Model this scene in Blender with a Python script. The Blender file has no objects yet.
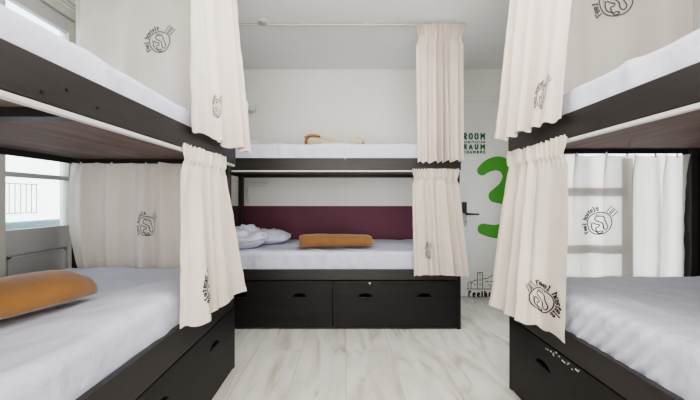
import bpy, bmesh, math, random
from mathutils import Vector, Matrix, noise
random.seed(7)
PI = math.pi
S = bpy.context.scene
COL = S.collection
EYE = Vector((0, 0, 1.008))

# ------------------------------------------------------------------ materials
def new_mat(name):
    m = bpy.data.materials.new(name); m.use_nodes = True
    nt = m.node_tree; nt.nodes.clear()
    out = nt.nodes.new('ShaderNodeOutputMaterial')
    return m, nt, out

def principled(name, col, rough=.6, var=.06, scale=6, bump=0, bscale=60, spec=.5, stretch=(1, 1, 1),
               translucent=0, sheen=0, col2=None, metal=0, detail=6, bdist=.01):
    m, nt, out = new_mat(name)
    N = nt.nodes.new; L = nt.links.new
    tc = N('ShaderNodeTexCoord'); mp = N('ShaderNodeMapping')
    L(tc.outputs['Object'], mp.inputs['Vector']); mp.inputs['Scale'].default_value = stretch
    nz = N('ShaderNodeTexNoise'); nz.inputs['Scale'].default_value = scale; nz.inputs['Detail'].default_value = detail
    L(mp.outputs[0], nz.inputs['Vector'])
    cr = N('ShaderNodeValToRGB')
    c2 = col2 if col2 else tuple(min(1, c * (1 + var)) for c in col)
    c1 = col if col2 else tuple(c * (1 - var) for c in col)
    cr.color_ramp.elements[0].color = (*c1, 1); cr.color_ramp.elements[1].color = (*c2, 1)
    cr.color_ramp.elements[0].position = .3; cr.color_ramp.elements[1].position = .7
    L(nz.outputs['Fac'], cr.inputs['Fac'])
    b = N('ShaderNodeBsdfPrincipled'); L(cr.outputs['Color'], b.inputs['Base Color'])
    b.inputs['Roughness'].default_value = rough; b.inputs['Specular IOR Level'].default_value = spec
    b.inputs['Metallic'].default_value = metal
    if sheen: b.inputs['Sheen Weight'].default_value = sheen
    if bump:
        n2 = N('ShaderNodeTexNoise'); n2.inputs['Scale'].default_value = bscale; n2.inputs['Detail'].default_value = 5
        L(mp.outputs[0], n2.inputs['Vector'])
        bp = N('ShaderNodeBump'); bp.inputs['Strength'].default_value = bump; bp.inputs['Distance'].default_value = bdist
        L(n2.outputs['Fac'], bp.inputs['Height']); L(bp.outputs[0], b.inputs['Normal'])
    if translucent:
        t = N('ShaderNodeBsdfTranslucent'); L(cr.outputs['Color'], t.inputs['Color'])
        mx = N('ShaderNodeMixShader'); mx.inputs[0].default_value = translucent
        L(b.outputs[0], mx.inputs[1]); L(t.outputs[0], mx.inputs[2]); L(mx.outputs[0], out.inputs[0])
    else:
        L(b.outputs[0], out.inputs[0])
    return m

M = {}
M['wall'] = principled('wall_paint', (.83, .82, .79), .9, .015, 3, .05, 150)
M['ceiling'] = principled('ceiling_paint', (.80, .80, .79), .95, .015, 2, .05, 120)
M['maroon'] = principled('maroon_paint', (.125, .040, .062), .6, .06, 4, .04, 120)
M['door'] = principled('door_paint', (.78, .78, .76), .45, .02, 4, .03, 90)
M['black'] = principled('black_stained_wood', (.014, .0125, .012), .45, .25, 3, .08, 40, stretch=(1, 6, 6), spec=.35)
M['rail'] = principled('lit_black_rail', (.028, .0245, .023), .4, .2, 4, .05, 40, stretch=(1, 6, 6), spec=.5)  # black wood in a greyer tone: light on the rails put into the colour
M['ply'] = principled('brown_plywood', (.125, .085, .075), .7, .3, 3, .1, 30, col2=(.20, .145, .13), stretch=(1, 7, 1))
M['strip'] = principled('white_track_plastic', (.62, .60, .58), .4, .02)
M['sheet'] = principled('white_cotton_sheet', (.61, .635, .72), .85, .02, 3, .55, 12, bdist=.025, sheen=.05)
M['linen'] = principled('natural_cotton_curtain', (.78, .70, .64), .9, .03, 5, .2, 260, translucent=.2, bdist=.003, sheen=.2)
M['linen_cool'] = principled('pale_cotton_curtain', (.82, .77, .72), .9, .03, 5, .2, 260, translucent=.3, bdist=.003, sheen=.2)
M['orange'] = principled('ochre_fleece', (.275, .118, .036), .95, .12, 9, .25, 130, sheen=.35, bdist=.006)
M['orange_dark'] = principled('rust_fleece', (.42, .16, .05), .95, .15, 9, .5, 130, sheen=.3, bdist=.006)
M['cream'] = principled('cream_fleece', (.62, .53, .38), .95, .08, 9, .5, 130, sheen=.3, bdist=.006)
M['linen_back'] = principled('thin_cotton_curtain', (.86, .84, .81), .9, .03, 5, .2, 260, translucent=.55, bdist=.003)
M['ink'] = principled('printed_black_ink', (.025, .02, .02), .8, .1)
M['ink_soft'] = principled('printed_grey_ink', (.13, .125, .125), .8, .1)
M['green'] = principled('bright_green_vinyl', (.075, .30, .012), .45, .04)
M['dgreen'] = principled('dark_green_vinyl', (.0, .12, .055), .45, .04)
M['steel'] = principled('brushed_steel', (.50, .50, .51), .35, .1, 20, metal=.5)
M['blackplastic'] = principled('black_plastic', (.02, .02, .022), .4, .1)
M['frame'] = principled('grey_painted_joinery', (.50, .50, .49), .5, .04, 5, .05, 70)
M['frame_light'] = principled('greige_painted_joinery', (.60, .585, .53), .5, .04, 5, .05, 70)
M['lampwhite'] = principled('white_lamp_plastic', (.72, .71, .68), .4, .02)
M['facade'] = principled('white_render', (.86, .85, .82), .9, .04, 2, .1, 30)
M['parapet'] = principled('blue_grey_parapet', (.33, .42, .43), .8, .06)
M['iron'] = principled('wrought_iron', (.16, .15, .15), .6, .1)  # greyed rather than black, overexposed daylight put into the colour
M['wood'] = principled('ladder_wood', (.13, .08, .055), .6, .2, 4, stretch=(1, 1, 6))

def glass_mat():
    m, nt, out = new_mat('window_glass')
    N = nt.nodes.new; L = nt.links.new
    t = N('ShaderNodeBsdfTransparent'); g = N('ShaderNodeBsdfGlossy'); g.inputs['Roughness'].default_value = .02
    t.inputs['Color'].default_value = (.95, .97, .97, 1)
    f = N('ShaderNodeFresnel'); f.inputs['IOR'].default_value = 1.2
    mx = N('ShaderNodeMixShader'); L(f.outputs[0], mx.inputs[0]); L(t.outputs[0], mx.inputs[1]); L(g.outputs[0], mx.inputs[2])
    L(mx.outputs[0], out.inputs[0]); return m
M['glass'] = glass_mat()

def floor_mat():
    m, nt, out = new_mat('whitewashed_veined_boards')
    N = nt.nodes.new; L = nt.links.new
    tc = N('ShaderNodeTexCoord')
    br = N('ShaderNodeTexBrick'); mp0 = N('ShaderNodeMapping'); mp0.inputs['Rotation'].default_value = (0, 0, PI / 2)
    L(tc.outputs['Object'], mp0.inputs['Vector']); L(mp0.outputs[0], br.inputs['Vector'])
    br.inputs['Scale'].default_value = 1; br.inputs['Brick Width'].default_value = 1.5; br.inputs['Row Height'].default_value = .30
    br.inputs['Mortar Size'].default_value = .0025; br.inputs['Mortar Smooth'].default_value = .6; br.offset = .37
    br.inputs['Color1'].default_value = (0, 0, 0, 1); br.inputs['Color2'].default_value = (1, 1, 1, 1)
    # per-board offset of the grain
    add = N('ShaderNodeVectorMath'); add.operation = 'ADD'; sc = N('ShaderNodeVectorMath'); sc.operation = 'SCALE'; sc.inputs['Scale'].default_value = 7
    L(br.outputs['Color'], sc.inputs[0]); L(tc.outputs['Object'], add.inputs[0]); L(sc.outputs[0], add.inputs[1])
    mp = N('ShaderNodeMapping'); mp.inputs['Scale'].default_value = (3.0, .75, 1); mp.inputs['Rotation'].default_value = (0, 0, .16)
    L(add.outputs[0], mp.inputs['Vector'])
    n1 = N('ShaderNodeTexNoise'); n1.inputs['Scale'].default_value = 2.2; n1.inputs['Detail'].default_value = 8; n1.inputs['Distortion'].default_value = 1.2
    L(mp.outputs[0], n1.inputs['Vector'])
    cr = N('ShaderNodeValToRGB'); e = cr.color_ramp.elements
    e[0].position = .30; e[0].color = (.56, .49, .41, 1); e[1].position = .60; e[1].color = (.80, .775, .73, 1)
    x = cr.color_ramp.elements.new(.44); x.color = (.70, .67, .615, 1)
    L(n1.outputs['Fac'], cr.inputs['Fac'])
    # brown knots / veins
    w = N('ShaderNodeTexNoise'); w.inputs['Scale'].default_value = 1.5; w.inputs['Detail'].default_value = 4; w.inputs['Distortion'].default_value = .9
    L(mp.outputs[0], w.inputs['Vector'])
    vr = N('ShaderNodeValToRGB'); v = vr.color_ramp.elements
    v[0].position = .475; v[0].color = (0, 0, 0, 1); v[1].position = .525; v[1].color = (0, 0, 0, 1)
    y = vr.color_ramp.elements.new(.50); y.color = (1, 1, 1, 1)
    L(w.outputs['Fac'], vr.inputs['Fac'])
    n3 = N('ShaderNodeTexNoise'); n3.inputs['Scale'].default_value = 2.3; L(tc.outputs['Object'], n3.inputs['Vector'])
    r3 = N('ShaderNodeValToRGB'); r3.color_ramp.elements[0].position = .48; r3.color_ramp.elements[1].position = .66
    L(n3.outputs['Fac'], r3.inputs['Fac'])
    mu = N('ShaderNodeMath'); mu.operation = 'MULTIPLY'; L(vr.outputs[0], mu.inputs[0]); L(r3.outputs[0], mu.inputs[1])
    mu2 = N('ShaderNodeMath'); mu2.operation = 'MULTIPLY'; L(mu.outputs[0], mu2.inputs[0]); mu2.inputs[1].default_value = .75
    mix = N('ShaderNodeMix'); mix.data_type = 'RGBA'; L(mu2.outputs[0], mix.inputs[0]); L(cr.outputs[0], mix.inputs[6])
    mix.inputs[7].default_value = (.36, .25, .15, 1)
    mix2 = N('ShaderNodeMix'); mix2.data_type = 'RGBA'; L(br.outputs['Fac'], mix2.inputs[0]); L(mix.outputs[2], mix2.inputs[6])
    mix2.inputs[7].default_value = (.56, .52, .46, 1)
    b = N('ShaderNodeBsdfPrincipled'); L(mix2.outputs[2], b.inputs['Base Color']); b.inputs['Roughness'].default_value = .42
    L(b.outputs[0], out.inputs[0]); return m
M['floor'] = floor_mat()

# ------------------------------------------------------------------ helpers
def obj(name, bm, mat, parent=None, smooth=False, kind=None):
    me = bpy.data.meshes.new(name); bm.to_mesh(me); bm.free()
    o = bpy.data.objects.new(name, me); COL.objects.link(o)
    me.materials.append(M[mat] if isinstance(mat, str) else mat)
    if smooth:
        for p in me.polygons: p.use_smooth = True
    if parent: o.parent = parent
    if kind: o['kind'] = kind
    return o

def tag(o, label, cat, group=None):
    o['label'] = label; o['category'] = cat
    if group: o['group'] = group
    return o

def thing(name, label, cat, loc=(0, 0, 0), rz=0, group=None):
    o = bpy.data.objects.new(name, None); COL.objects.link(o)
    o.location = loc; o.rotation_euler = (0, 0, rz); o.empty_display_size = .1
    return tag(o, label, cat, group)

def bx(x0, x1, y0, y1, z0, z1, bev=.002, bm=None):
    b2 = bmesh.new()
    bmesh.ops.create_cube(b2, size=1)
    for v in b2.verts:
        v.co = Vector(((x0 + x1) / 2 + v.co.x * (x1 - x0), (y0 + y1) / 2 + v.co.y * (y1 - y0), (z0 + z1) / 2 + v.co.z * (z1 - z0)))
    if bev: bmesh.ops.bevel(b2, geom=b2.edges[:], offset=bev, segments=2, affect='EDGES', profile=.5)
    if bm is None: return b2
    me = bpy.data.meshes.new('tmp'); b2.to_mesh(me); b2.free(); bm.from_mesh(me); bpy.data.meshes.remove(me)
    return bm

def cyl(bm, a, b, r, n=16, r2=None):
    a = Vector(a); b = Vector(b); d = b - a
    q = d.to_track_quat('Z', 'Y').to_matrix().to_4x4()
    bmesh.ops.create_cone(bm, cap_ends=True, segments=n, radius1=r, radius2=r if r2 is None else r2, depth=d.length,
                          matrix=Matrix.Translation((a + b) / 2) @ q)
    return bm

def plate_holes(outer, holes, t, name='plate'):
    """flat plate in local XZ (y 0..t) with real cut-outs, from a filled 2D curve"""
    cu = bpy.data.curves.new(name, 'CURVE'); cu.dimensions = '2D'; cu.fill_mode = 'BOTH'; cu.extrude = t / 2
    cu.bevel_depth = .0012; cu.bevel_resolution = 1
    for pts in [outer] + holes:
        sp = cu.splines.new('POLY'); sp.points.add(len(pts) - 1); sp.use_cyclic_u = True
        for i, p in enumerate(pts): sp.points[i].co = (p[0], p[1], 0, 1)
    o = bpy.data.objects.new(name, cu); COL.objects.link(o)
    me = bpy.data.meshes.new_from_object(o.evaluated_get(bpy.context.evaluated_depsgraph_get()))
    bpy.data.objects.remove(o); bpy.data.curves.remove(cu)
    bm = bmesh.new(); bm.from_mesh(me); bpy.data.meshes.remove(me)
    for v in bm.verts: v.co = Vector((v.co.x, v.co.z + t / 2, v.co.y))
    bmesh.ops.recalc_face_normals(bm, faces=bm.faces[:])
    return bm

def text_tris(s, bold=.03, size=1.0):
    cu = bpy.data.curves.new('txt', 'FONT'); cu.body = s; cu.size = size; cu.offset = bold * size; cu.resolution_u = 3
    o = bpy.data.objects.new('txt', cu); COL.objects.link(o)
    bpy.context.view_layer.update()
    me = bpy.data.meshes.new_from_object(o.evaluated_get(bpy.context.evaluated_depsgraph_get()))
    vs = [(v.co.x, v.co.y) for v in me.vertices]; fs = [tuple(p.vertices) for p in me.polygons]
    bpy.data.objects.remove(o); bpy.data.curves.remove(cu); bpy.data.meshes.remove(me)
    return vs, fs

def ribbon(pts, w, closed=False):
    """2D stroke -> verts, quads. w number or list"""
    n = len(pts); V = []; F = []
    for i, p in enumerate(pts):
        a = pts[(i - 1) % n] if (closed or i > 0) else p
        b = pts[(i + 1) % n] if (closed or i < n - 1) else p
        d = Vector((b[0] - a[0], b[1] - a[1])); d = d.normalized() if d.length > 1e-9 else Vector((1, 0))
        ww = (w[i] if isinstance(w, (list, tuple)) else w) / 2
        V += [(p[0] - d.y * ww, p[1] + d.x * ww), (p[0] + d.y * ww, p[1] - d.x * ww)]
    m = n if closed else n - 1
    for i in range(m):
        j = (i + 1) % n
        F.append((2 * i, 2 * i + 1, 2 * j + 1, 2 * j))
    return V, F

def catmull(P, t):
    n = len(P) - 1; f = min(max(t, 0), 1) * n; i = min(int(f), n - 1); f -= i
    g = lambda k: Vector(P[min(max(k, 0), n)])
    p0, p1, p2, p3 = g(i - 1), g(i), g(i + 1), g(i + 2)
    return .5 * ((2 * p1) + (-p0 + p2) * f + (2 * p0 - 5 * p1 + 4 * p2 - p3) * f * f + (-p0 + 3 * p1 - 3 * p2 + p3) * f ** 3)

def smooth_path(P, k=8): return [tuple(catmull(P, i / (k * (len(P) - 1)))) for i in range(k * (len(P) - 1) + 1)]

# ------------------------------------------------------------------ curtains
def logo2d(kind=0):
    """unit drawing (radius 1 circle): ring, two feet, two flag bars, arc lettering"""
    parts = []
    ring = [(math.cos(a) * (1 + .03 * math.sin(3 * a)), .95 * math.sin(a)) for a in [i * 2 * PI / 40 for i in range(40)]]
    parts.append(ribbon(ring, .085, True))
    foot = smooth_path([(-.15, .62), (.25, .55), (.35, .25), (.5, -.05), (.62, -.35), (.45, -.6), (.25, -.45), (.2, -.1), (.0, .1), (-.35, .3), (-.3, .58), (-.1, .62)], 4)
    parts.append(ribbon(foot, .085))
    foot2 = smooth_path([(-.55, .1), (-.62, -.25), (-.5, -.55), (-.2, -.72), (.1, -.68), (.2, -.8), (-.1, -.86), (-.3, -.4), (-.1, -.3), (-.05, -.12), (-.3, -.05), (-.5, .1)], 4)
    parts.append(ribbon(foot2, .085))
    for k in range(5):
        parts.append(ribbon([(-.3 + .13 * k, .70 + .02 * k), (-.24 + .13 * k, .76)], .1))
        parts.append(ribbon([(-.72 + .02 * k, .12 - .1 * k), (-.66, .14 - .1 * k)], .09))
    s = -1 if kind == 1 else 1
    for (a, b) in (((.55, .95), (1.0, 1.45)), ((.85, .72), (1.3, 1.15))):
        d = (.20, -.17)
        q = [a, b, (b[0] + d[0], b[1] + d[1]), (a[0] + d[0], a[1] + d[1])]
        q = [(s * x, y) for x, y in q]
        parts.append(ribbon(q, .07, True))
    # bold slab lettering around the ring
    word = 'Feel hostels'
    start, step, hgt, th = ((3.75, -.185, .36, .085) if kind == 0 else (1.85, -.235, .42, .10))
    for i, ch in enumerate(word):
        if ch == ' ': continue
        a0 = start + i * step; cw = abs(step) * 1.34
        for stq in GL[ch]:
            V, F = ribbon([((x - .5) * cw, y * hgt) for x, y in stq], th)
            out = []
            for x, y in V:
                r = 1.14 + y; t_ = a0 - x / 1.3
                out.append((r * math.cos(t_), r * math.sin(t_)))
            parts.append((out, F))
    return parts

def curtain(name, label, top, bot, zt, zb, pleats, amp, mat, logo=None, env=None, head=.0, seed=0, group=None,
            nu=220, nv=70, ease=1.0, topamp=.55, pinch=0, hooks=0, bulge=0):
    """top/bot: lists of (x,y) plan points; the cloth runs u along them; amp = pleat depth"""
    rnd = random.Random(seed)
    ph = [rnd.uniform(0, 6.28) for _ in range(4)]
    c0 = sum((Vector((*p, 0)) for p in top), Vector()) / len(top)
    def P(u, v):
        a = catmull([(*p, 0) for p in top], u); b = catmull([(*p, 0) for p in bot], u)
        s = v ** ease
        p = a.lerp(b, s)
        t = (catmull([(*q, 0) for q in top], min(u + .01, 1)) - catmull([(*q, 0) for q in top], max(u - .01, 0))).normalized()
        if bot is not None:
            tb = (catmull([(*q, 0) for q in bot], min(u + .01, 1)) - catmull([(*q, 0) for q in bot], max(u - .01, 0))).normalized()
            t = t.lerp(tb, s).normalized()
        n = Vector((t.y, -t.x, 0))
        if n.dot(Vector((0, 0, 0)) - Vector((c0.x, c0.y, 0))) < 0: n = -n
        if bulge: p = p + Vector((-bulge * math.sin(PI * min(1, v * 1.0)) ** .7 * (1 - u) ** 5, 0, 0))
        e = 1.0
        if env:
            k = u * (len(env) - 1); i = min(int(k), len(env) - 2); e = env[i] + (env[i + 1] - env[i]) * (k - i)
        uu = u + .035 * math.sin(7 * u + ph[0]) + .02 * math.sin(17 * u + ph[1]) + .012 * math.sin(2.2 * v + 9 * u + ph[3])
        w = math.sin(2 * PI * pleats * uu + ph[2])
        w = math.copysign(abs(w) ** .8, w)
        w2 = math.sin(2 * PI * pleats * 2.3 * uu + ph[3]) * .22
        A = 1.25 * amp * (topamp + (1 - topamp) * v) * e
        d = A * (w + w2 * (1 - .5 * v))
        if head and v < .14:
            k = v / .14
            d = d * (.35 + .65 * k) + .011 * math.sin(2 * PI * pleats * 3.1 * u + 2 * math.sin(9 * u)) * (1 - k)
            if v < .09: d += head * .9
            pull = head * 4 * math.exp(-((v - .10) / .04) ** 2)
            mid = catmull([(*q, 0) for q in top], .5)
            p = p + (mid - p) * min(.12, pull * 1.8)
        if pinch:
            k = abs(((u * pinch) % 1) - .5) * 2
            d += .030 * (k ** 5) * math.exp(-v * 5)
        z = zt + (zb - zt) * v
        if head: z += .004 * math.sin(2 * PI * pleats * 3.1 * u + 1) * max(0, 1 - v * 12)
        if pinch: z -= .008 * (1 - abs(((u * pinch) % 1) - .5) * 2) * math.exp(-v * 14)
        z += (.006 * math.sin(5 * u + ph[1]) + .006 * w) * v
        wr = .0035 * noise.noise(Vector((u * 9 + seed, v * 11, 0))) + .006 * noise.noise(Vector((u * 3 + seed, v * 3, 5)))
        q = p + n * (d + wr * (1 if not head or v > .14 else .3)); q.z = z
        return q, n
    bm = bmesh.new(); G = []
    for j in range(nv + 1):
        G.append([bm.verts.new(P(i / nu, j / nv)[0]) for i in range(nu + 1)])
    for j in range(nv):
        for i in range(nu): bm.faces.new((G[j][i], G[j][i + 1], G[j + 1][i + 1], G[j + 1][i]))
    root = obj(name, bm, mat, smooth=True)
    tag(root, label, 'curtain', group)
    # hem: a narrow doubled band along the bottom edge
    bm = bmesh.new(); H = []
    for j in range(3):
        row = []
        for i in range(nu + 1):
            q, n = P(i / nu, 1 - .035 * j / 2 - .0005)
            row.append(bm.verts.new(q + n * .0022))
        H.append(row)
    for j in range(2):
        for i in range(nu): bm.faces.new((H[j][i], H[j][i + 1], H[j + 1][i + 1], H[j + 1][i]))
    obj('hem', bm, mat, root, True)
    if hooks:
        for k in range(hooks):
            q, n = P((k + .5) / hooks, .004)
            b = bmesh.new(); cyl(b, q + Vector((0, 0, -.010)), q + Vector((0, 0, .012)), .004, 8)
            obj('hook', b, 'lampwhite', root, True)
    if logo:
        lg = [logo] if isinstance(logo, dict) else logo
        for g in lg:
            u0, v0, r = g['u'], g['v'], g['r']
            du = (P(u0 + .02, v0)[0] - P(u0 - .02, v0)[0]); dv = (P(u0, v0 + .02)[0] - P(u0, v0 - .02)[0])
            lu, lv = du.length / .04, dv.length / .04
            # orientation: does +u go to the viewer's right?
            c = P(u0, v0)[0]
            def sx(p): return p.x / max(p.y, .1)
            sg = 1 if sx(P(u0 + .02, v0)[0]) > sx(P(u0 - .02, v0)[0]) else -1
            bm = bmesh.new()
            for V, F in logo2d(g.get('kind', 0)):
                vv = []
                for (x, y) in V:
                    x *= g.get('sx', 1)
                    q, n = P(u0 + sg * x * r / lu, v0 - y * r / lv)
                    e = .002; u_, v_ = u0 + sg * x * r / lu, v0 - y * r / lv
                    tu = P(u_ + e, v_)[0] - P(u_ - e, v_)[0]; tv = P(u_, v_ + e)[0] - P(u_, v_ - e)[0]
                    nn = tu.cross(tv).normalized()
                    if nn.dot(EYE - q) < 0: nn = -nn
                    vv.append(bm.verts.new(q + nn * .003))
                for f in F:
                    try: bm.faces.new([vv[k] for k in f])
                    except ValueError: pass
            pl = obj('printed_emblem', bm, g.get('mat', 'ink'), root)
    return root

# ------------------------------------------------------------------ soft goods
def soft_box(x0, x1, y0, y1, z0, z1, r, nx, ny, nz, disp):
    """rounded, subdivided slab; disp(co, normal)->offset vector"""
    bm = bmesh.new()
    def face(f, a, b):
        G = [[bm.verts.new(f(i / a, j / b)) for j in range(b + 1)] for i in range(a + 1)]
        for i in range(a):
            for j in range(b): bm.faces.new((G[i][j], G[i + 1][j], G[i + 1][j + 1], G[i][j + 1]))
    lx, ly, lz = x1 - x0, y1 - y0, z1 - z0
    for z in (z0, z1): face(lambda s, t, z=z: (x0 + lx * s, y0 + ly * t, z), nx, ny)
    for y in (y0, y1): face(lambda s, t, y=y: (x0 + lx * s, y, z0 + lz * t), nx, nz)
    for x in (x0, x1): face(lambda s, t, x=x: (x, y0 + ly * s, z0 + lz * t), ny, nz)
    bmesh.ops.remove_doubles(bm, verts=bm.verts[:], dist=1e-4)
    bmesh.ops.recalc_face_normals(bm, faces=bm.faces[:])
    for v in bm.verts:
        c = Vector((min(max(v.co.x, x0 + r), x1 - r), min(max(v.co.y, y0 + r), y1 - r), min(max(v.co.z, z0 + r), z1 - r)))
        d = v.co - c
        if d.length > 1e-6: v.co = c + d.normalized() * r
        n = d.normalized() if d.length > 1e-6 else Vector((0, 0, 1))
        v.co += disp(v.co.copy(), n)
    return bm

def mattress(name, label, L, W, z0, z1, loc, rz, seed, drag=None):
    """local: x along, y 0 = aisle side; the fitted sheet creases towards the aisle side"""
    def disp(p, n):
        q = Vector((p.x * 2.1 + seed, p.y * 3, 0))
        h = .0
        if p.z > z0 + .03:
            h += .007 * noise.noise(q * 1.3) + .0045 * noise.noise(Vector((p.x * 9 + p.y * 5 + seed, p.y * 13, 3)))
            # long soft drag creases
            c = noise.noise(Vector((p.x * 2 + p.y * 2.6 + seed, p.y * .7, 8)))
            h += .008 * max(0, 1 - abs(c) * 9)
        side = max(0, 1 - p.y / .10)
        k = (p.z - z0) / (z1 - z0)
        w = math.sin((p.x + .5 * k * (z1 - z0)) * 52 + 4 * noise.noise(Vector((p.x * 3, seed, 0)))) * noise.noise(Vector((p.x * 2.1, seed + 4, 1)))
        h += .006 * w * side * min(1, (1.05 - k) * 1.6)
        if drag:
            for (dx, wd) in drag:
                g = math.exp(-((p.x - dx) / wd) ** 2)
                h += .008 * g * side * math.sin((p.x * 1 - k * .13) * 115) * (1.1 - k)
        return n * h * (.2 if p.z < z0 + .01 else 1)
    bm = soft_box(0, L, 0, W, z0, z1, .035, 230, 60, 16, disp)
    o = obj(name, bm, 'sheet', smooth=True)
    o.location = loc; o.rotation_euler = (0, 0, rz)
    return tag(o, label, 'mattress', 'sheeted mattresses on the bunks')

def roll(name, label, loc, rz, length, w, h, mat, turns=3.2, seed=0, taper=None, endmat=None, endang=3.6, er=(.16, .02)):
    nseg = 120; nl = 36
    bm = bmesh.new(); rows = []
    for j in range(nl + 1):
        s = j / nl; row = []
        e = min(s, 1 - s) * length
        sc = 1 - er[0] * math.exp(-(e / er[1]) ** 1.5)
        tp = taper(s) if taper else 1
        for i in range(nseg + 1):
            t = i / nseg; a = endang - (1 - t) * turns * 2 * PI
            r = (.18 + .82 * min(1, t * 1.04)) * sc
            wob = 1 + .05 * noise.noise(Vector((math.cos(a) * 1.5, math.sin(a) * 1.5 + seed, s * 4)))
            y = math.cos(a) * r * w / 2 * wob; z = math.sin(a) * r * h / 2 * wob * tp
            x = (s - .5) * length + (1 - t) * (.012 if s < .5 else -.012) * (1 if (j in (0, nl)) else 0)
            x += .006 * noise.noise(Vector((a * .6, seed + s, 2)))
            z += h / 2 * tp * (.35 + .65 * sc)
            z += .006 * noise.noise(Vector((x * 6, y * 9, seed))) * (z > .02)
            z = max(z, .001)
            row.append(bm.verts.new((x, y, z)))
        rows.append(row)
    for j in range(nl):
        for i in range(nseg): bm.faces.new((rows[j][i], rows[j][i + 1], rows[j + 1][i + 1], rows[j + 1][i]))
    o = obj(name, bm, mat, smooth=True)
    md = o.modifiers.new('thick', 'SOLIDIFY'); md.thickness = .008; md.offset = -1
    o.location = loc; o.rotation_euler = (0, 0, rz)
    # stitched hem line running along the free edge
    b = bmesh.new()
    n = 30
    for k in range(n):
        s0 = .15 + .70 * k / n; s1 = .15 + .70 * (k + .6) / n
        def pt(s):
            tp = taper(s) if taper else 1
            aa = endang - .12
            return ((s - .5) * length, math.cos(aa) * w / 2 * 1.0, max(.004, math.sin(aa) * h / 2 * tp + h / 2 * tp))
        cyl(b, pt(s0), pt(s1), .0018, 5)
    obj('hem_stitching', b, endmat or mat, o)
    return tag(o, label, 'blanket')

# ------------------------------------------------------------------ bunk bed
def arch_hole(cx, cz, w=.105, h=.030):
    pts = [(cx - w / 2, cz)]
    for i in range(1, 12):
        a = PI - PI * i / 12
        pts.append((cx + math.cos(a) * w / 2, cz + math.sin(a) * h))
    pts.append((cx + w / 2, cz)); return pts

def bunk(label, loc, rz, L, W, zr0, zr1, zu0, zu1, holes_z, mirrored=False, panel=False, beams=(), seed=0, bolts=()):
    t = thing('bunk_bed', label, 'bunk bed', loc, rz, 'black wooden bunk beds')
    # carcass below the lower bed
    obj('end_panel', bx(0, .025, .002, W, 0, zr1), 'black', t)
    obj('end_panel', bx(L - .025, L, .002, W, 0, zr1), 'black', t)
    obj('back_panel', bx(.025, L - .025, W - .02, W, 0, zr1 - .04), 'black', t)
    obj('divider', bx(L / 2 - .01, L / 2 + .01, .03, W - .02, .01, zr0 - .005), 'black', t)
    obj('plinth', bx(.025, L - .025, .06, .08, 0, .05), 'black', t)
    obj('lower_side_rail', bx(.025, L - .025, 0, .028, zr0, zr1, .003), 'rail', t)
    obj('lower_slat_base', bx(.025, L - .025, .028, W - .02, zr1 - .045, zr1 - .025), 'ply', t)
    # two wide drawers with arched finger holes
    half = (L - .05) / 2
    for k in range(2):
        a = .025 + k * half + .003; b = .025 + (k + 1) * half - .003
        z0, z1 = .012, zr0 - .008
        cx = (a + b) / 2
        bm = plate_holes([(a, z0), (b, z0), (b, z1), (a, z1)], [arch_hole(cx - .23, holes_z), arch_hole(cx + .23, holes_z)], .018)
        d = obj('drawer', bm, 'black', t)
        d.location = (0, .002, 0)
        bm = bmesh.new()
        bx(a + .01, a + .022, .022, W - .1, z0 + .01, z1 - .03, .001, bm); bx(b - .022, b - .01, .022, W - .1, z0 + .01, z1 - .03, .001, bm)
        bx(a + .022, b - .022, W - .112, W - .1, z0 + .01, z1 - .03, .001, bm); bx(a + .022, b - .022, .022, W - .112, z0 + .01, z0 + .02, .001, bm)
        obj('drawer_box', bm, 'black', d)
    # posts and rails of the upper bed
    pw = .045
    for (x, y) in ((0, 0), (L - pw, 0), (0, W - pw), (L - pw, W - pw)):
        if panel and y: y -= .01
        obj('post', bx(x, x + pw, y + (.022 if y == 0 else .0), y + pw + (.01 if panel and y else 0), zr1, zu1 - .004, .003), 'rail', t)
    bm = bx(0, L, -.004, .021, zu0, zu1, .003); u = obj('upper_side_rail', bm, 'rail', t)
    for (x, z) in bolts:
        b = bmesh.new(); cyl(b, (x, -.0035, z), (x, -.0065, z), .004, 12); obj('bolt', b, 'black', u)
    obj('upper_back_rail', bx(pw, L - pw, W - .025, W, zu0, zu1, .003), 'rail', t)
    for x in (0, L - .025):
        obj('upper_end_rail', bx(x, x + .025, pw, W - pw, zu0 + .005, zu1, .003), 'black', t)
    obj('upper_bed_base', bx(.025, L - .025, .022, W - .025, zu0 + .03, zu0 + .045, .001), 'ply', t)
    for x in beams: obj('cross_beam', bx(x, x + .05, .022, W - .025, zu0 + .004, zu0 + .03, .002), 'black', t)
    # white curtain track screwed under the upper rail
    obj('curtain_track', bx(.03, L - .01, -.003, .016, zu0 - .014, zu0, .003), 'strip', t)
    if panel: obj('wall_side_panel', bx(.05, L - .05, W - .018, W - .002, zr1, zu0, .001), 'black', t)
    return t

# LEFT bunk: local x -> +Y, local y -> -X ; RIGHT: local x -> -Y, local y -> +X
LX, LFAR, LL, LW = -.670, 1.850, 2.0, .95
RX, RFAR, RL, RW = .875, 1.645, 2.0, .985
BX0, BFRONT, BL, BW = -1.105, 2.382, 2.0, .80
left = bunk('black wooden bunk bed standing beside the glazed balcony door', (LX - .0, LFAR - LL, 0), PI / 2, LL, LW,
            .372, .495, 1.222, 1.322, .255, beams=(.95, .40), bolts=((.80 + .02, 1.245), (.86 + .02, 1.27), (.97, 1.255)))
right = bunk('black wooden bunk bed facing the balcony door, paint chipped above its drawer', (RX, RFAR, 0), -PI / 2, RL, RW,
             .385, .478, 1.250, 1.350, .262, panel=True)
back = bunk('black wooden bunk bed standing crosswise against the maroon banded wall', (BX0, BFRONT, 0), 0, BL, BW,
            .385, .465, 1.240, 1.335, .252, panel=False)
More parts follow.
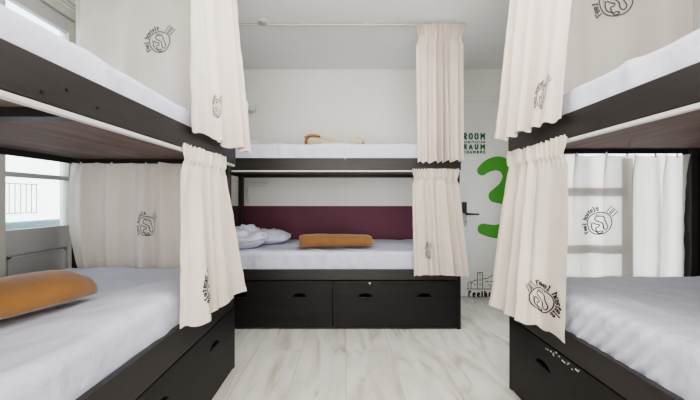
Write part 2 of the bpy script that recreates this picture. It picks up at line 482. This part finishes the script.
# rear rail under the back bunk's upper bed, and paint chips on the right bunk
bm = bmesh.new()
rr = random.Random(3)
for k in range(16):
    x = .30 + rr.random() * .22; z = .372 - rr.random() * .02 - (x - .3) * .02
    s = .0025 + rr.random() * .004
    bx(x, x + s * 1.6, -.0005, .0025, z, z + s, 0, bm)
obj('paint_chips', bm, 'strip', right)
for (x0, x1, z0, z1) in ((.27, .292, .377, .384), (1.283, 1.297, .353, .368)):
    obj('paint_chip', bx(x0, x1, -.001, .002, z0, z1, 0), 'strip', back)

# mattresses
mattress('mattress', 'white sheeted lower mattress beside the balcony door, under an ochre roll', 1.838, .885, .455, .628, (LX - .030, LFAR - LL + .05, 0), PI / 2, 1.3)
mattress('mattress', 'white sheeted upper mattress beside the balcony door', 1.90, .90, 1.270, 1.407, (LX - .006, LFAR - LL + .05, 0), PI / 2, 5.1)
mattress('mattress', 'bare white lower mattress above the drawer with chipped paint', 1.86, .92, .436, .622, (RX + .030, RFAR - .09, 0), -PI / 2, 9.4, drag=((.42, .12), (.60, .12)))
mattress('mattress', 'white upper mattress on the bunk with chipped paint', 1.90, .93, 1.296, 1.450, (RX + .006, RFAR - .05, 0), -PI / 2, 12.7)
mattress('mattress', 'white lower mattress along the maroon wall, carrying pillow and ochre roll', 1.90, .745, .422, .602, (BX0 + .05, BFRONT + .030, 0), 0, 15.2)
mattress('mattress', 'white upper mattress above the maroon wall band, under a cream roll', 1.90, .76, 1.286, 1.452, (BX0 + .05, BFRONT + .006, 0), 0, 21.9)

# ------------------------------------------------------------------ room shell
XL, XR, YB, YF, H = -1.70, 1.93, 3.20, -1.30, 2.375
st = lambda name, bm, m, p=None: obj(name, bm, m, p, kind='structure')
st('floor', bx(XL - .2, XR + .2, YF - .2, YB + .2, -.1, 0, 0), 'floor')
st('ceiling', bx(XL - .2, XR + .2, YF - .2, YB + .2, H, H + .1, 0), 'ceiling')
st('wall_back', bx(XL - .2, XR + .2, YB, YB + .15, 0, H, 0), 'wall')
st('wall_front', bx(XL - .2, XR + .2, YF - .15, YF, 0, H, 0), 'wall')
# left wall with the balcony door opening
DY0, DY1, DT = 1.035, 1.977, 2.185
bm = bmesh.new()
bx(XL - .15, XL, YF, DY0, 0, H, 0, bm); bx(XL - .15, XL, DY1, YB, 0, H, 0, bm); bx(XL - .15, XL, DY0, DY1, DT, H, 0, bm)
st('wall_left', bm, 'wall')
# right wall; unseen window added and sized so sun backlights the end curtain
bm = bmesh.new()
bx(XR, XR + .15, YF, 1.72, 0, H, 0, bm); bx(XR, XR + .15, 2.68, YB, 0, H, 0, bm)
bx(XR, XR + .15, 1.72, 2.68, 0, .45, 0, bm); bx(XR, XR + .15, 1.72, 2.68, 1.47, H, 0, bm)
st('wall_right', bm, 'wall')
w2 = st('added_window', bx(XR + .04, XR + .09, 1.72, 1.75, .45, 1.47), 'frame')
for i, b in enumerate(((2.65, 2.68, .45, 1.47), (1.75, 2.65, .45, .48), (1.75, 2.65, 1.44, 1.47))):
    obj('added_window_frame', bx(XR + .04, XR + .09, *b), 'frame', w2)
obj('pane', bx(XR + .062, XR + .066, 1.75, 2.65, .48, 1.44, 0), 'glass', w2)
# maroon band painted on the back wall
st('trim_1', bx(XL, .99, YB - .004, YB, .10, .945, 0), 'maroon')

# balcony door in the left wall (two glazed leaves)
D = st('door_1', bx(XL - .10, XL - .005, DY1 - .028, DY1, 0, DT), 'frame_light')
obj('door_frame', bx(XL - .10, XL - .005, DY0, DY0 + .028, 0, DT), 'frame_light', D)
obj('door_frame', bx(XL - .10, XL - .005, DY0 + .028, DY1 - .028, DT - .05, DT), 'frame_light', D)
def leaf(y0, y1):
    x0, x1 = XL - .060, XL - .022
    f = obj('leaf_frame', bx(x0, x1, y0, y0 + .045, .01, DT - .055), 'frame_light', D)
    obj('stile', bx(x0, x1, y1 - .045, y1, .01, DT - .055), 'frame_light', f)
    for (a, b) in ((.01, .12), (.72, .852), (1.129, 1.154), (2.045, DT - .055)):
        obj('rail', bx(x0, x1, y0 + .045, y1 - .045, a, b), 'frame', f)
    obj('lower_panel', bx(x0 + .012, x1 - .012, y0 + .045, y1 - .045, .12, .72), 'frame', f)
    bm = bmesh.new()
    for (a, b, c, d) in ((y0 + .06, y1 - .06, .135, .15), (y0 + .06, y1 - .06, .70, .715)): bx(x1 - .013, x1 - .004, a, b, c, d, .002, bm)
    for (a, b) in ((y0 + .06, y0 + .075), (y1 - .075, y1 - .06)): bx(x1 - .013, x1 - .004, a, b, 0.135, .715, .002, bm)
    obj('panel_moulding', bm, 'frame', f)
    obj('pane', bx(x0 + .017, x0 + .021, y0 + .045, y1 - .045, .852, 1.129, 0), 'glass', f)
    obj('pane', bx(x0 + .017, x0 + .021, y0 + .045, y1 - .045, 1.154, 2.045, 0), 'glass', f)
leaf(DY0 + .030, 1.5035); leaf(1.5045, DY1 - .030)
bm = bmesh.new()
for z in (2.20, 2.225): bx(XL, XL + .012, DY0 - .06, DY1 + .06, z - .006, z + .006, .002, bm)
st('trim_2', bm, 'frame_light')

# entrance door in the back wall
D2X0, D2X1 = 1.15, 1.90
d2 = st('door_2', bx(D2X0, D2X1, YB - .034, YB - .002, .008, 2.03, .003), 'door')
obj('door_frame', bx(D2X0 - .06, D2X0 - .004, YB - .022, YB, 0, 2.035), 'door', d2)
obj('door_frame', bx(D2X0 - .06, D2X1 + .03, YB - .022, YB, 2.035, 2.09), 'door', d2)
yd = YB - .034
hd = obj('handle_plate', bx(1.190, 1.250, yd - .010, yd, .735, .995, .004), 'steel', d2)
bm = bmesh.new(); bx(1.198, 1.242, yd - .024, yd - .010, .875, .985, .004, bm); obj('card_reader', bm, 'blackplastic', hd)
bm = bmesh.new(); cyl(bm, (1.240, yd - .01, .865), (1.240, yd - .055, .865), .010); cyl(bm, (1.234, yd - .055, .865), (1.352, yd - .055, .862), .009)
obj('lever', bm, 'blackplastic', hd, True)
bm = bmesh.new(); cyl(bm, (1.235, yd - .01, .785), (1.235, yd - .02, .785), .014); obj('keyhole_cap', bm, 'steel', hd, True)

# lettering on the door (flat vinyl)
def flat(parts, y, th=.0015):
    bm = bmesh.new()
    for k_, (V, F) in enumerate(parts):
        vv = [bm.verts.new((x, y - .00004 * (k_ % 23), z)) for x, z in V]
        for f in F:
            try: bm.faces.new([vv[k] for k in f])
            except ValueError: pass
    return bm
def fit_text(s, x0, x1, z0, z1, bold=.035):
    V, F = text_tris(s, bold)
    ax, bx_ = min(v[0] for v in V), max(v[0] for v in V); az, bz = min(v[1] for v in V), max(v[1] for v in V)
    return [(x0 + (x - ax) / (bx_ - ax) * (x1 - x0), z0 + (z - az) / (bz - az) * (z1 - z0)) for x, z in V], F
DS = (YB - .036) / 306.0            # metres per photo pixel on the door plane
dx = lambda px: (px - 346) * DS
dz = lambda py: 1.008 + (200 - py) * DS
yv = YB - .0362
GL = {  # slab-serif capitals and lower case as strokes on a unit box (x, y, half-turn curves as points)
 'R': [[(.2, 0), (.2, 1)], [(.2, 1), (.6, 1), (.8, .88), (.8, .65), (.6, .52), (.2, .52)], [(.5, .52), (.85, 0)], [(0, 0), (.4, 0)], [(0, 1), (.3, 1)], [(.7, 0), (1, 0)]],
 'O': [[(.5, 1), (.2, .9), (.1, .5), (.2, .1), (.5, 0), (.8, .1), (.9, .5), (.8, .9), (.5, 1)]],
 'M': [[(.18, 0), (.18, 1)], [(.18, 1), (.5, .35)], [(.5, .35), (.82, 1)], [(.82, 1), (.82, 0)], [(0, 0), (.34, 0)], [(.66, 0), (1, 0)], [(0, 1), (.2, 1)], [(.8, 1), (1, 1)]],
 'A': [[(.15, 0), (.45, 1)], [(.5, 1), (.85, 0)], [(.28, .35), (.72, .35)], [(0, 0), (.32, 0)], [(.66, 0), (1, 0)]],
 'U': [[(.2, 1), (.2, .25), (.35, .03), (.65, .03), (.8, .25), (.8, 1)], [(0, 1), (.38, 1)], [(.64, 1), (1, 1)]],
 'H': [[(.2, 0), (.2, 1)], [(.8, 0), (.8, 1)], [(.2, .5), (.8, .5)], [(0, 0), (.38, 0)], [(.62, 0), (1, 0)], [(0, 1), (.38, 1)], [(.62, 1), (1, 1)]],
 'B': [[(.2, 0), (.2, 1)], [(0, 1), (.65, 1), (.8, .85), (.8, .65), (.62, .52), (.2, .52)], [(.62, .52), (.88, .38), (.88, .15), (.68, 0), (0, 0)]],
 'I': [[(.5, 0), (.5, 1)], [(.2, 0), (.8, 0)], [(.2, 1), (.8, 1)]],
 'T': [[(.5, 0), (.5, 1)], [(.05, .8), (.05, 1), (.95, 1), (.95, .8)], [(.28, 0), (.72, 0)]],
 'C': [[(.88, .75), (.75, .95), (.5, 1), (.22, .88), (.1, .5), (.22, .12), (.5, 0), (.75, .05), (.9, .25)]],
 'N': [[(.18, 0), (.18, 1)], [(.18, 1), (.82, 0)], [(.82, 0), (.82, 1)], [(0, 0), (.36, 0)], [(.64, 1), (1, 1)]],
 'Ó': [[(.5, .8), (.2, .72), (.1, .4), (.2, .08), (.5, 0), (.8, .08), (.9, .4), (.8, .72), (.5, .8)], [(.5, .95), (.7, 1.15)]],
 'E': [[(.2, 0), (.2, 1)], [(0, 1), (.85, 1), (.85, .75)], [(.2, .52), (.6, .52)], [(0, 0), (.9, 0), (.9, .28)]],
 'F': [[(.2, 0), (.2, 1)], [(0, 1), (.88, 1), (.88, .72)], [(.2, .52), (.65, .52)], [(0, 0), (.45, 0)]],
 'e': [[(.15, .36), (.85, .36), (.8, .6), (.5, .7), (.2, .6), (.1, .35), (.2, .08), (.5, 0), (.85, .12)]],
 'l': [[(.5, 0), (.5, 1)], [(.2, 1), (.5, 1)], [(.15, 0), (.85, 0)]],
 'h': [[(.2, 0), (.2, 1)], [(0, 1), (.2, 1)], [(.2, .55), (.5, .7), (.78, .58), (.8, 0)], [(0, 0), (.38, 0)], [(.62, 0), (1, 0)]],
 'o': [[(.5, .7), (.2, .62), (.1, .35), (.2, .08), (.5, 0), (.8, .08), (.9, .35), (.8, .62), (.5, .7)]],
 's': [[(.8, .5), (.6, .7), (.3, .68), (.18, .52), (.35, .4), (.7, .3), (.82, .16), (.6, 0), (.3, 0), (.15, .18)]],
 't': [[(.4, .95), (.4, .15), (.55, 0), (.85, .1)], [(.1, .68), (.8, .68)]],
}
def slab_word(s, x0, x1, z0, z1, tx, ty=None):
    """bold slab letters stretched over x0..x1; tx = stroke thickness"""
    n = len(s); wid = [.62 if c in 'Ilt' else (1.18 if c == 'M' else 1.0) for c in s]
    tot = sum(wid); P = []; x = x0; W_ = x1 - x0
    for c, w_ in zip(s, wid):
        cw = W_ * w_ / tot; pad = tx * .62
        for stq in GL[c]:
            pts = [(x + pad + a * (cw - 2 * pad), z0 + tx / 2 + b * (z1 - z0 - tx)) for a, b in stq]
            # square ends
            (ax, az), (bx_, bz) = pts[0], pts[1]
            P.append(ribbon(pts, tx if abs(ax - bx_) < abs(az - bz) or len(pts) > 2 else tx * .75))
        x += cw
    return P
P = slab_word('ROOM', dx(462.3), dx(486), dz(139.8), dz(132.8), .0165)
P += slab_word('HABITACIÓN', dx(462.8), dx(485.6), dz(143.3), dz(140.8), .0062)
P += slab_word('RAUM', dx(462.3), dx(486), dz(149.8), dz(144.0), .0155)
P += slab_word('CHAMBRE', dx(462.8), dx(485.8), dz(153.6), dz(150.6), .0085)
obj('room_lettering', flat(P, yv), 'dgreen', d2)
three = smooth_path([(482, 170.5), (488, 166), (497, 163.5), (506, 167), (510, 177), (505, 188), (495, 196)], 8)
low = smooth_path([(495, 196), (505, 198), (512, 207), (512, 219), (505, 229), (495, 231.5), (483, 229)], 8)
def px2(V): return [(dx(x), dz(y)) for x, y in V]
def blob_stroke(pts, w0, w1):
    '''stroke with round ends: the end caps are part of the same strip'''
    n = len(pts); d0 = Vector(pts[0]) - Vector(pts[1]); d1 = Vector(pts[-1]) - Vector(pts[-2]); d0.normalize(); d1.normalize()
    Q = []; Wd = []
    for k in range(6, 0, -1):
        a = k / 6 * PI / 2; Q.append((pts[0][0] + d0.x * w0 / 2 * math.sin(a), pts[0][1] + d0.y * w0 / 2 * math.sin(a))); Wd.append(max(.05, w0 * math.cos(a)))
    for i, p in enumerate(pts): Q.append(p); Wd.append(w0 + (w1 - w0) * i / (n - 1) + 3.5 * math.sin(PI * i / (n - 1)))
    for k in range(1, 7):
        a = k / 6 * PI / 2; Q.append((pts[-1][0] + d1.x * w1 / 2 * math.sin(a), pts[-1][1] + d1.y * w1 / 2 * math.sin(a))); Wd.append(max(.05, w1 * math.cos(a)))
    return ribbon(Q, Wd)
parts = []
for pts, w0, w1 in ((three, 10, 13), (low, 13, 11)):
    V, F = blob_stroke(pts, w0, w1); parts.append((px2(V), F))
bmx = flat(parts, yv)
obj('number_three', bmx, 'green', d2)
# skyline drawing and name below it
sk = [[(468, 289), (468, 283), (471, 281), (471, 289)], [(471, 284), (474, 280.5), (477.5, 280), (477.5, 289)],
      [(477.5, 289), (477.5, 272.5), (482.5, 272.5), (482.5, 289)], [(480, 276), (480, 272.5)], [(482.5, 279), (487, 278.5), (493, 275), (499, 279), (499, 289)],
      [(499, 283), (505, 280), (511, 283), (511, 289)], [(466.5, 289), (515, 289)], [(480, 278), (480, 281)], [(480, 283), (480, 286)],
      [(474, 284), (476, 284)], [(485.5, 281.5), (488.5, 281.5)], [(490, 281.5), (493, 281.5)], [(488, 285), (490, 285)], [(490, 287), (492, 285)]]
parts = []
for s in sk:
    for a, b in zip(s[:-1], s[1:]):
        V, F = ribbon([a, b], .65); parts.append((px2(V), F))
parts += slab_word('Feelhostels', dx(467.5), dx(511), dz(297.2), dz(290.4), .0150)
obj('skyline_emblem', flat(parts, yv), 'ink', d2)
st('baseboard_back', bx(XL, 1.085, YB - .014, YB - .005, 0, .07), 'wall')

# ------------------------------------------------------------------ curtain rails on the ceiling
def ceiling_rail(a, b, label):
    t = thing('curtain_rail', label, 'curtain rail', a, 0, 'thin white curtain rails on the ceiling')
    v = Vector(b) - Vector(a)
    bm = bmesh.new()
    if abs(v.x) > abs(v.y): bx(0, v.x, -.007, .007, -.004, .008, .002, bm)
    else: bx(-.007, .007, 0, v.y, -.004, .008, .002, bm)
    obj('track', bm, 'strip', t)
    for k in range(4):
        p = v * ((k + .5) / 4)
        b2 = bmesh.new(); cyl(b2, p + Vector((0, 0, .006)), p + Vector((0, 0, .0125)), .011, 12); obj('ceiling_clip', b2, 'lampwhite', t, True)
    return t
zc = H - .0125
ceiling_rail((-1.10, BFRONT - .012, zc), (.93, BFRONT - .012, zc), 'thin white curtain rail on the ceiling above the bunk by the maroon wall')
ceiling_rail((LX + .01, -.15, zc), (LX + .01, LFAR, zc), 'thin white curtain rail on the ceiling above the bunk by the balcony door')
ceiling_rail((RX - .01, -.35, zc), (RX - .01, RFAR, zc), 'thin white curtain rail on the ceiling above the bunk with chipped paint')

# ------------------------------------------------------------------ curtains
g_side = None
# back bunk
curtain('curtain', 'long narrow cream curtain hanging from the ceiling beside the room lettering',
        [(.535, 2.352), (.72, 2.345), (.897, 2.352)], [(.548, 2.335), (.72, 2.325), (.897, 2.335)], H - .026, 1.30, 6.5, .024, 'linen', env=[.15, .3, 1, 1.2, .6, .9],
        head=.014, seed=11, topamp=.55)
curtain('curtain', 'short gathered cream curtain beside the steel door handle',
        [(.505, 2.340), (.68, 2.335), (.855, 2.340)], [(.515, 2.315), (.73, 2.305), (.922, 2.32)], 1.245, .435, 5.5, .024, 'linen',
        head=.012, seed=23, topamp=.5, env=[.2, .5, 1, 1, 1], ease=1.25,
        logo=dict(u=.30, v=.78, r=.055, sx=.55, mat='ink_soft'))
# left bunk
curtain('curtain', 'upper gathered cream curtain on the aisle corner of the bunk by the balcony door',
        [(-.655, 1.27), (-.655, 1.50), (-.650, 1.80)], [(-.640, 1.27), (-.640, 1.38), (-.60, 1.47), (-.635, 1.56), (-.585, 1.66), (-.575, 1.76), (-.59, 1.80)],
        H - .022, 1.292, 4.5, .022, 'linen', env=[.1, .15, .6, 1, 1, 1], head=.008, seed=31,
        logo=dict(u=.31, v=.86, r=.045, sx=.45, mat='ink_soft'))
curtain('curtain', 'lower gathered cream curtain on the aisle corner of the bunk by the balcony door',
        [(-.665, 1.235), (-.655, 1.42), (-.650, 1.61)], [(-.660, 1.215), (-.640, 1.243), (-.575, 1.28), (-.615, 1.37), (-.575, 1.46), (-.60, 1.56), (-.560, 1.68)],
        1.235, .500, 4.2, .020, 'linen', env=[.05, .12, .25, .9, 1, 1], head=.009, seed=44,
        logo=dict(u=.40, v=.82, r=.055, sx=.8, kind=1))
curtain('curtain', 'pale flat curtain with round emblem across the upper bed beside the balcony door',
        [(-1.622, 1.825), (-1.15, 1.822), (-.70, 1.825)], [(-1.615, 1.825), (-1.15, 1.822), (-.70, 1.825)], H - .02, 1.36, 4.2, .013, 'linen_cool',
        seed=52, topamp=.5, logo=dict(u=.54, v=.405, r=.064, mat='ink_soft'))
curtain('curtain', 'pale pleated curtain with small emblem across the lower bed beside the balcony door',
        [(-1.565, 1.764), (-1.15, 1.770), (-.70, 1.775)], [(-1.550, 1.764), (-1.15, 1.770), (-.70, 1.775)], 1.222, .575, 5.2, .021, 'linen_cool',
        seed=61, topamp=.8, pinch=5, hooks=5, bulge=.055, logo=dict(u=.50, v=.563, r=.058, sx=.9, mat='ink_soft'))
# right bunk
curtain('curtain', 'long gathered cream curtain hanging over the upper rail of the chipped bunk',
        [(.860, 1.52), (.860, 1.32), (.862, 1.10)], [(.765, 1.575), (.80, 1.50), (.79, 1.43), (.825, 1.37), (.82, 1.30), (.845, 1.20)],
        H - .022, 1.318, 5.0, .016, 'linen', env=[1, 1, 1, .8, .3, .05], head=.008, seed=72, ease=1.0,
        logo=dict(u=.79, v=.88, r=.050, sx=.5, kind=0, mat='ink_soft'))
curtain('curtain', 'gathered cream curtain overlapping the green number, footprint emblem near its hem',
        [(.872, 1.615), (.862, 1.40), (.862, 1.18)], [(.762, 1.61), (.775, 1.48), (.775, 1.345), (.835, 1.315), (.848, 1.185)],
        1.258, .460, 4.6, .017, 'linen', env=[1, 1, 1, .4, .05, .05], head=.010, seed=83,
        logo=dict(u=.73, v=.85, r=.050, kind=1))
curtain('curtain', 'pale flat curtain across the upper bed of the bunk with chipped paint',
        [(.90, 1.615), (1.35, 1.618), (1.84, 1.615)], [(.90, 1.615), (1.35, 1.618), (1.84, 1.615)], H - .02, 1.40, 3.2, .010, 'linen_cool',
        seed=97, topamp=.5, logo=dict(u=.57, v=.318, r=.082, mat='ink_soft'))
curtain('curtain', 'pale backlit curtain showing a ladder shadow around its round emblem',
        [(.925, 1.633), (1.36, 1.630), (1.803, 1.634)], [(.925, 1.633), (1.36, 1.630), (1.800, 1.634)], 1.250, .575, 4.4, .0065, 'linen_back',
        seed=108, topamp=.7, pinch=6, hooks=7, logo=dict(u=.485, v=.545, r=.061))

# wooden ladder hooked on the far end of the right bunk, its shadow falls through the curtain
lad = thing('bunk_ladder', 'dark wooden ladder standing behind the backlit curtain', 'ladder', (0, 0, 0))
yl0, yl1 = 1.652, 1.667
obj('stile', bx(1.505, 1.552, yl0, yl1, .0, 1.235), 'wood', lad)
obj('stile', bx(1.095, 1.140, yl0, yl1, .0, 1.235), 'wood', lad)
for z in (.44, .75, 1.055):
    obj('rung', bx(1.140, 1.505, yl0, yl1, z - .022, z + .022), 'wood', lad)

# ------------------------------------------------------------------ blankets and pillow
roll('rolled_blanket', 'ochre fleece blanket rolled up beside the balcony door', (-1.11, .875, .626), PI / 2 - .36, .64, .235, .142, 'orange', seed=2, er=(.42, .055))
roll('rolled_blanket', 'ochre fleece blanket rolled up in front of the maroon wall band', (-.085, 2.575, .603), .16, .61, .19, .125, 'orange', seed=5,
     taper=lambda s: 1.04 - .16 * s)
up = roll('rolled_blanket', 'cream fleece roll with rust coloured end lying high under the ceiling', (-.085, 2.74, 1.455), -.22, .50, .18, .145, 'cream', seed=9,
          taper=lambda s: 1.0 - .55 * math.sin(PI * min(1, s * 1.15) / 2) + .30 * math.exp(-((s - .9) / .07) ** 2), endmat='cream')
# rust coloured fold at its left end
bm = bmesh.new()
rows = []
for j in range(9):
    x = -.285 + .125 * j / 8; row = []
    for i in range(61):
        t = i / 60; a = t * 2.4 * 2 * PI; r = .25 + .75 * t
        bul = 1 - .18 * abs(j / 4 - 1) ** 2
        row.append(bm.verts.new((x, math.cos(a) * r * .086 * bul, .078 + math.sin(a) * r * .078 * bul)))
    rows.append(row)
for j in range(8):
    for i in range(60): bm.faces.new((rows[j][i], rows[j][i + 1], rows[j + 1][i + 1], rows[j + 1][i]))
o = obj('folded_end', bm, 'orange_dark', up, True); o['label'] = 'rust coloured rolled end'
md = o.modifiers.new('t', 'SOLIDIFY'); md.thickness = .007

def pillow_disp(p, n):
    q = Vector((p.x * 7, p.y * 7, p.z * 9))
    r = noise.ridged_multi_fractal(q, .8, 2.1, 3, .9, 2) - 1.0
    return n * (.022 * noise.noise(q) + .016 * r)
def pillow(label, loc, rz, w, d, h, cat='pillow', crum=1.0):
    bm = bmesh.new(); bmesh.ops.create_uvsphere(bm, u_segments=96, v_segments=60, radius=1)
    for v in bm.verts:
        x, y, z = v.co
        f = lambda t, e: math.copysign(abs(t) ** e, t)
        c = Vector((f(x, .62) * w / 2, f(y, .62) * d / 2, f(z, .9) * h / 2 * (1 - .35 * max(abs(x), abs(y)) ** 3)))
        n = Vector((x, y, z)).normalized()
        c += pillow_disp(c + Vector((loc[0], loc[1], 0)), n) * crum * (1 if z > -.3 else .1)
        c.z = max(c.z + h / 2, 0)
        v.co = c
    o = obj('pillow', bm, 'sheet', smooth=True); o.location = loc; o.rotation_euler = (0, 0, rz)
    b = bmesh.new()
    n = 60
    for k in range(n // 4, n // 2 + 12):
        a0 = 2 * PI * k / n; a1 = 2 * PI * (k + 1) / n
        def pt(a):
            f = lambda t: math.copysign(abs(t) ** .62, t)
            return (f(math.cos(a)) * w / 2, f(math.sin(a)) * d / 2, h / 2)
        cyl(b, pt(a0), pt(a1), .003, 5)
    obj('piping', b, 'sheet', o, True)
    return tag(o, label, cat)
pillow('flat white pillow against the maroon wall band, behind crumpled bedding', (-.80, 2.84, .603), .12, .56, .34, .13, 'pillow', 1.5)
pillow('crumpled white bedding heap at the head of the bed by the maroon wall', (-.90, 2.585, .603), .25, .46, .36, .185, 'bedding', 2.3)
pillow('white pillow on the upper bed below the small reading lamp', (-.89, 2.70, 1.453), .05, .26, .36, .085)

# ------------------------------------------------------------------ reading lamps and ceiling spot
def reading_lamp(loc, label, kind):
    t = thing('reading_lamp', label, 'reading lamp', loc, 0)
    if kind == 0:
        obj('wall_plate', bx(-.035, .035, -.012, 0, -.035, .035, .004), 'lampwhite', t)
        bm = bmesh.new(); cyl(bm, (.0, -.012, 0), (.01, -.06, 0), .008); obj('arm', bm, 'lampwhite', t, True)
        bm = bmesh.new(); cyl(bm, (-.01, -.07, -.006), (.085, -.075, -.006), .026, 20, .030); obj('lamp_head', bm, 'lampwhite', t, True)
    else:
        obj('wall_plate', bx(-.02, .02, -.012, 0, -.19, -.05, .004), 'lampwhite', t)
        bm = bmesh.new(); cyl(bm, (0, -.02, -.14), (0, -.02, .0), .008); obj('stem', bm, 'lampwhite', t, True)
        bm = bmesh.new(); bx(-.012, .215, -.045, -.012, -.02, .02, .006, bm); obj('lamp_bar', bm, 'lampwhite', t)
    return t
reading_lamp((-1.015, YB, 1.950), 'small white reading lamp on the wall above the upper bed', 0)
reading_lamp((-1.02, YB, 1.165), 'white bar reading lamp on the wall above the maroon band', 1)
t = thing('ceiling_spotlight', 'small grey spotlight on the ceiling beside a curtain rail', 'spotlight', (-.635, 2.345, H))
bm = bmesh.new(); cyl(bm, (0, 0, -.010), (0, 0, 0), .040, 32, .044); obj('rim', bm, 'lampwhite', t, True)
bm = bmesh.new(); cyl(bm, (0, 0, -.020), (0, 0, -.008), .022, 24, .032); obj('bulb_face', bm, 'steel', t, True)

# ------------------------------------------------------------------ outside the balcony door
st('wall_outside', bx(-9.7, -9.5, -2, 26, -6, 6, 0), 'facade')
bm = bmesh.new(); bx(-2.35, -2.25, .2, 6.5, .0, .856, .005, bm)
st('wall_parapet', bm, 'parapet')
st('floor_balcony', bx(-2.35, -1.86, .2, 6.5, -.1, 0, 0), 'facade')
bal = thing('balcony', 'white building balcony with black railing seen through the balcony door pane', 'balcony', (-9.5, 8.45, .58))
obj('slab', bx(0, .55, -.50, .50, -.10, 0, .01), 'facade', bal)
for z in (.05, .86): obj('handrail', bx(.50, .53, -.45, .45, z, z + .03, 0), 'iron', bal)
for k in range(7): obj('baluster', bx(.507, .523, -.44 + k * .145, -.424 + k * .145, .08, .86, 0), 'iron', bal)
wo = st('window_3', bx(-9.51, -9.47, 13.0, 14.2, 2.2, 4.2, .01), 'facade')
obj('shutter', bx(-9.47, -9.45, 13.1, 14.1, 2.3, 4.1, .01), 'lampwhite', wo)

# ------------------------------------------------------------------ light
def area(name, loc, rot, sx, sy, power, col=(1, 1, 1)):
    l = bpy.data.lights.new(name, 'AREA'); l.shape = 'RECTANGLE'; l.size = sx; l.size_y = sy; l.energy = power; l.color = col
    o = bpy.data.objects.new(name, l); COL.objects.link(o); o.location = loc; o.rotation_euler = rot; return o
pl = bpy.data.lights.new('added_point_fill', 'POINT'); pl.energy = 12; pl.shadow_soft_size = .3; pl.color = (1, .98, .95)  # unseen point fill, added to brighten the ceiling and the back
po = bpy.data.objects.new('added_point_fill', pl); COL.objects.link(po); po.location = (.08, 1.0, 1.96)
area('added_top_fill', (.1, 1.05, H - .02), (0, 0, 0), 1.0, 1.7, 14, (1, .985, .96))  # soft fill added under the ceiling, out of view
area('fill_light_behind', (.1, YF + .1, 1.05), (PI / 2 + .12, 0, 0), 3.3, 1.9, 75, (1, .985, .96))  # fill added behind the camera, reaching into the lower beds
area('added_window_fill', (XR + .5, 2.2, 1.35), (0, PI / 2, 0), 1.2, 1.0, 8, (1, .98, .95))  # extra fill added outside the unseen side window
sun = bpy.data.lights.new('sun', 'SUN'); sun.energy = 4.6; sun.angle = .012
so = bpy.data.objects.new('sun', sun); COL.objects.link(so); so.rotation_euler = Vector((-1, -1, -.15)).to_track_quat('-Z', 'Y').to_euler()
w = bpy.data.worlds.new('sky'); S.world = w; w.use_nodes = True
nt = w.node_tree; nt.nodes.clear()
o = nt.nodes.new('ShaderNodeOutputWorld'); b = nt.nodes.new('ShaderNodeBackground')
sky = nt.nodes.new('ShaderNodeTexSky'); sky.sky_type = 'HOSEK_WILKIE'; sky.turbidity = 5; sky.sun_direction = Vector((.6, -.3, .75)).normalized()
mx = nt.nodes.new('ShaderNodeMix'); mx.data_type = 'RGBA'; mx.inputs[0].default_value = .6
nt.links.new(sky.outputs[0], mx.inputs[6]); mx.inputs[7].default_value = (.85, .92, 1, 1)
nt.links.new(mx.outputs[2], b.inputs[0]); b.inputs[1].default_value = 5.0; nt.links.new(b.outputs[0], o.inputs[0])

S.view_settings.view_transform = 'Filmic'
S.view_settings.look = 'High Contrast'
S.view_settings.exposure = -.20
S.view_settings.gamma = 1

# ------------------------------------------------------------------ camera
cd = bpy.data.cameras.new('camera'); cam = bpy.data.objects.new('camera', cd); COL.objects.link(cam)
cam.location = EYE; cam.rotation_euler = (PI / 2, 0, 0)
cd.sensor_width = 36; cd.lens = 306 / 700 * 36; cd.shift_x = 4 / 700; cd.clip_start = .02
S.camera = cam
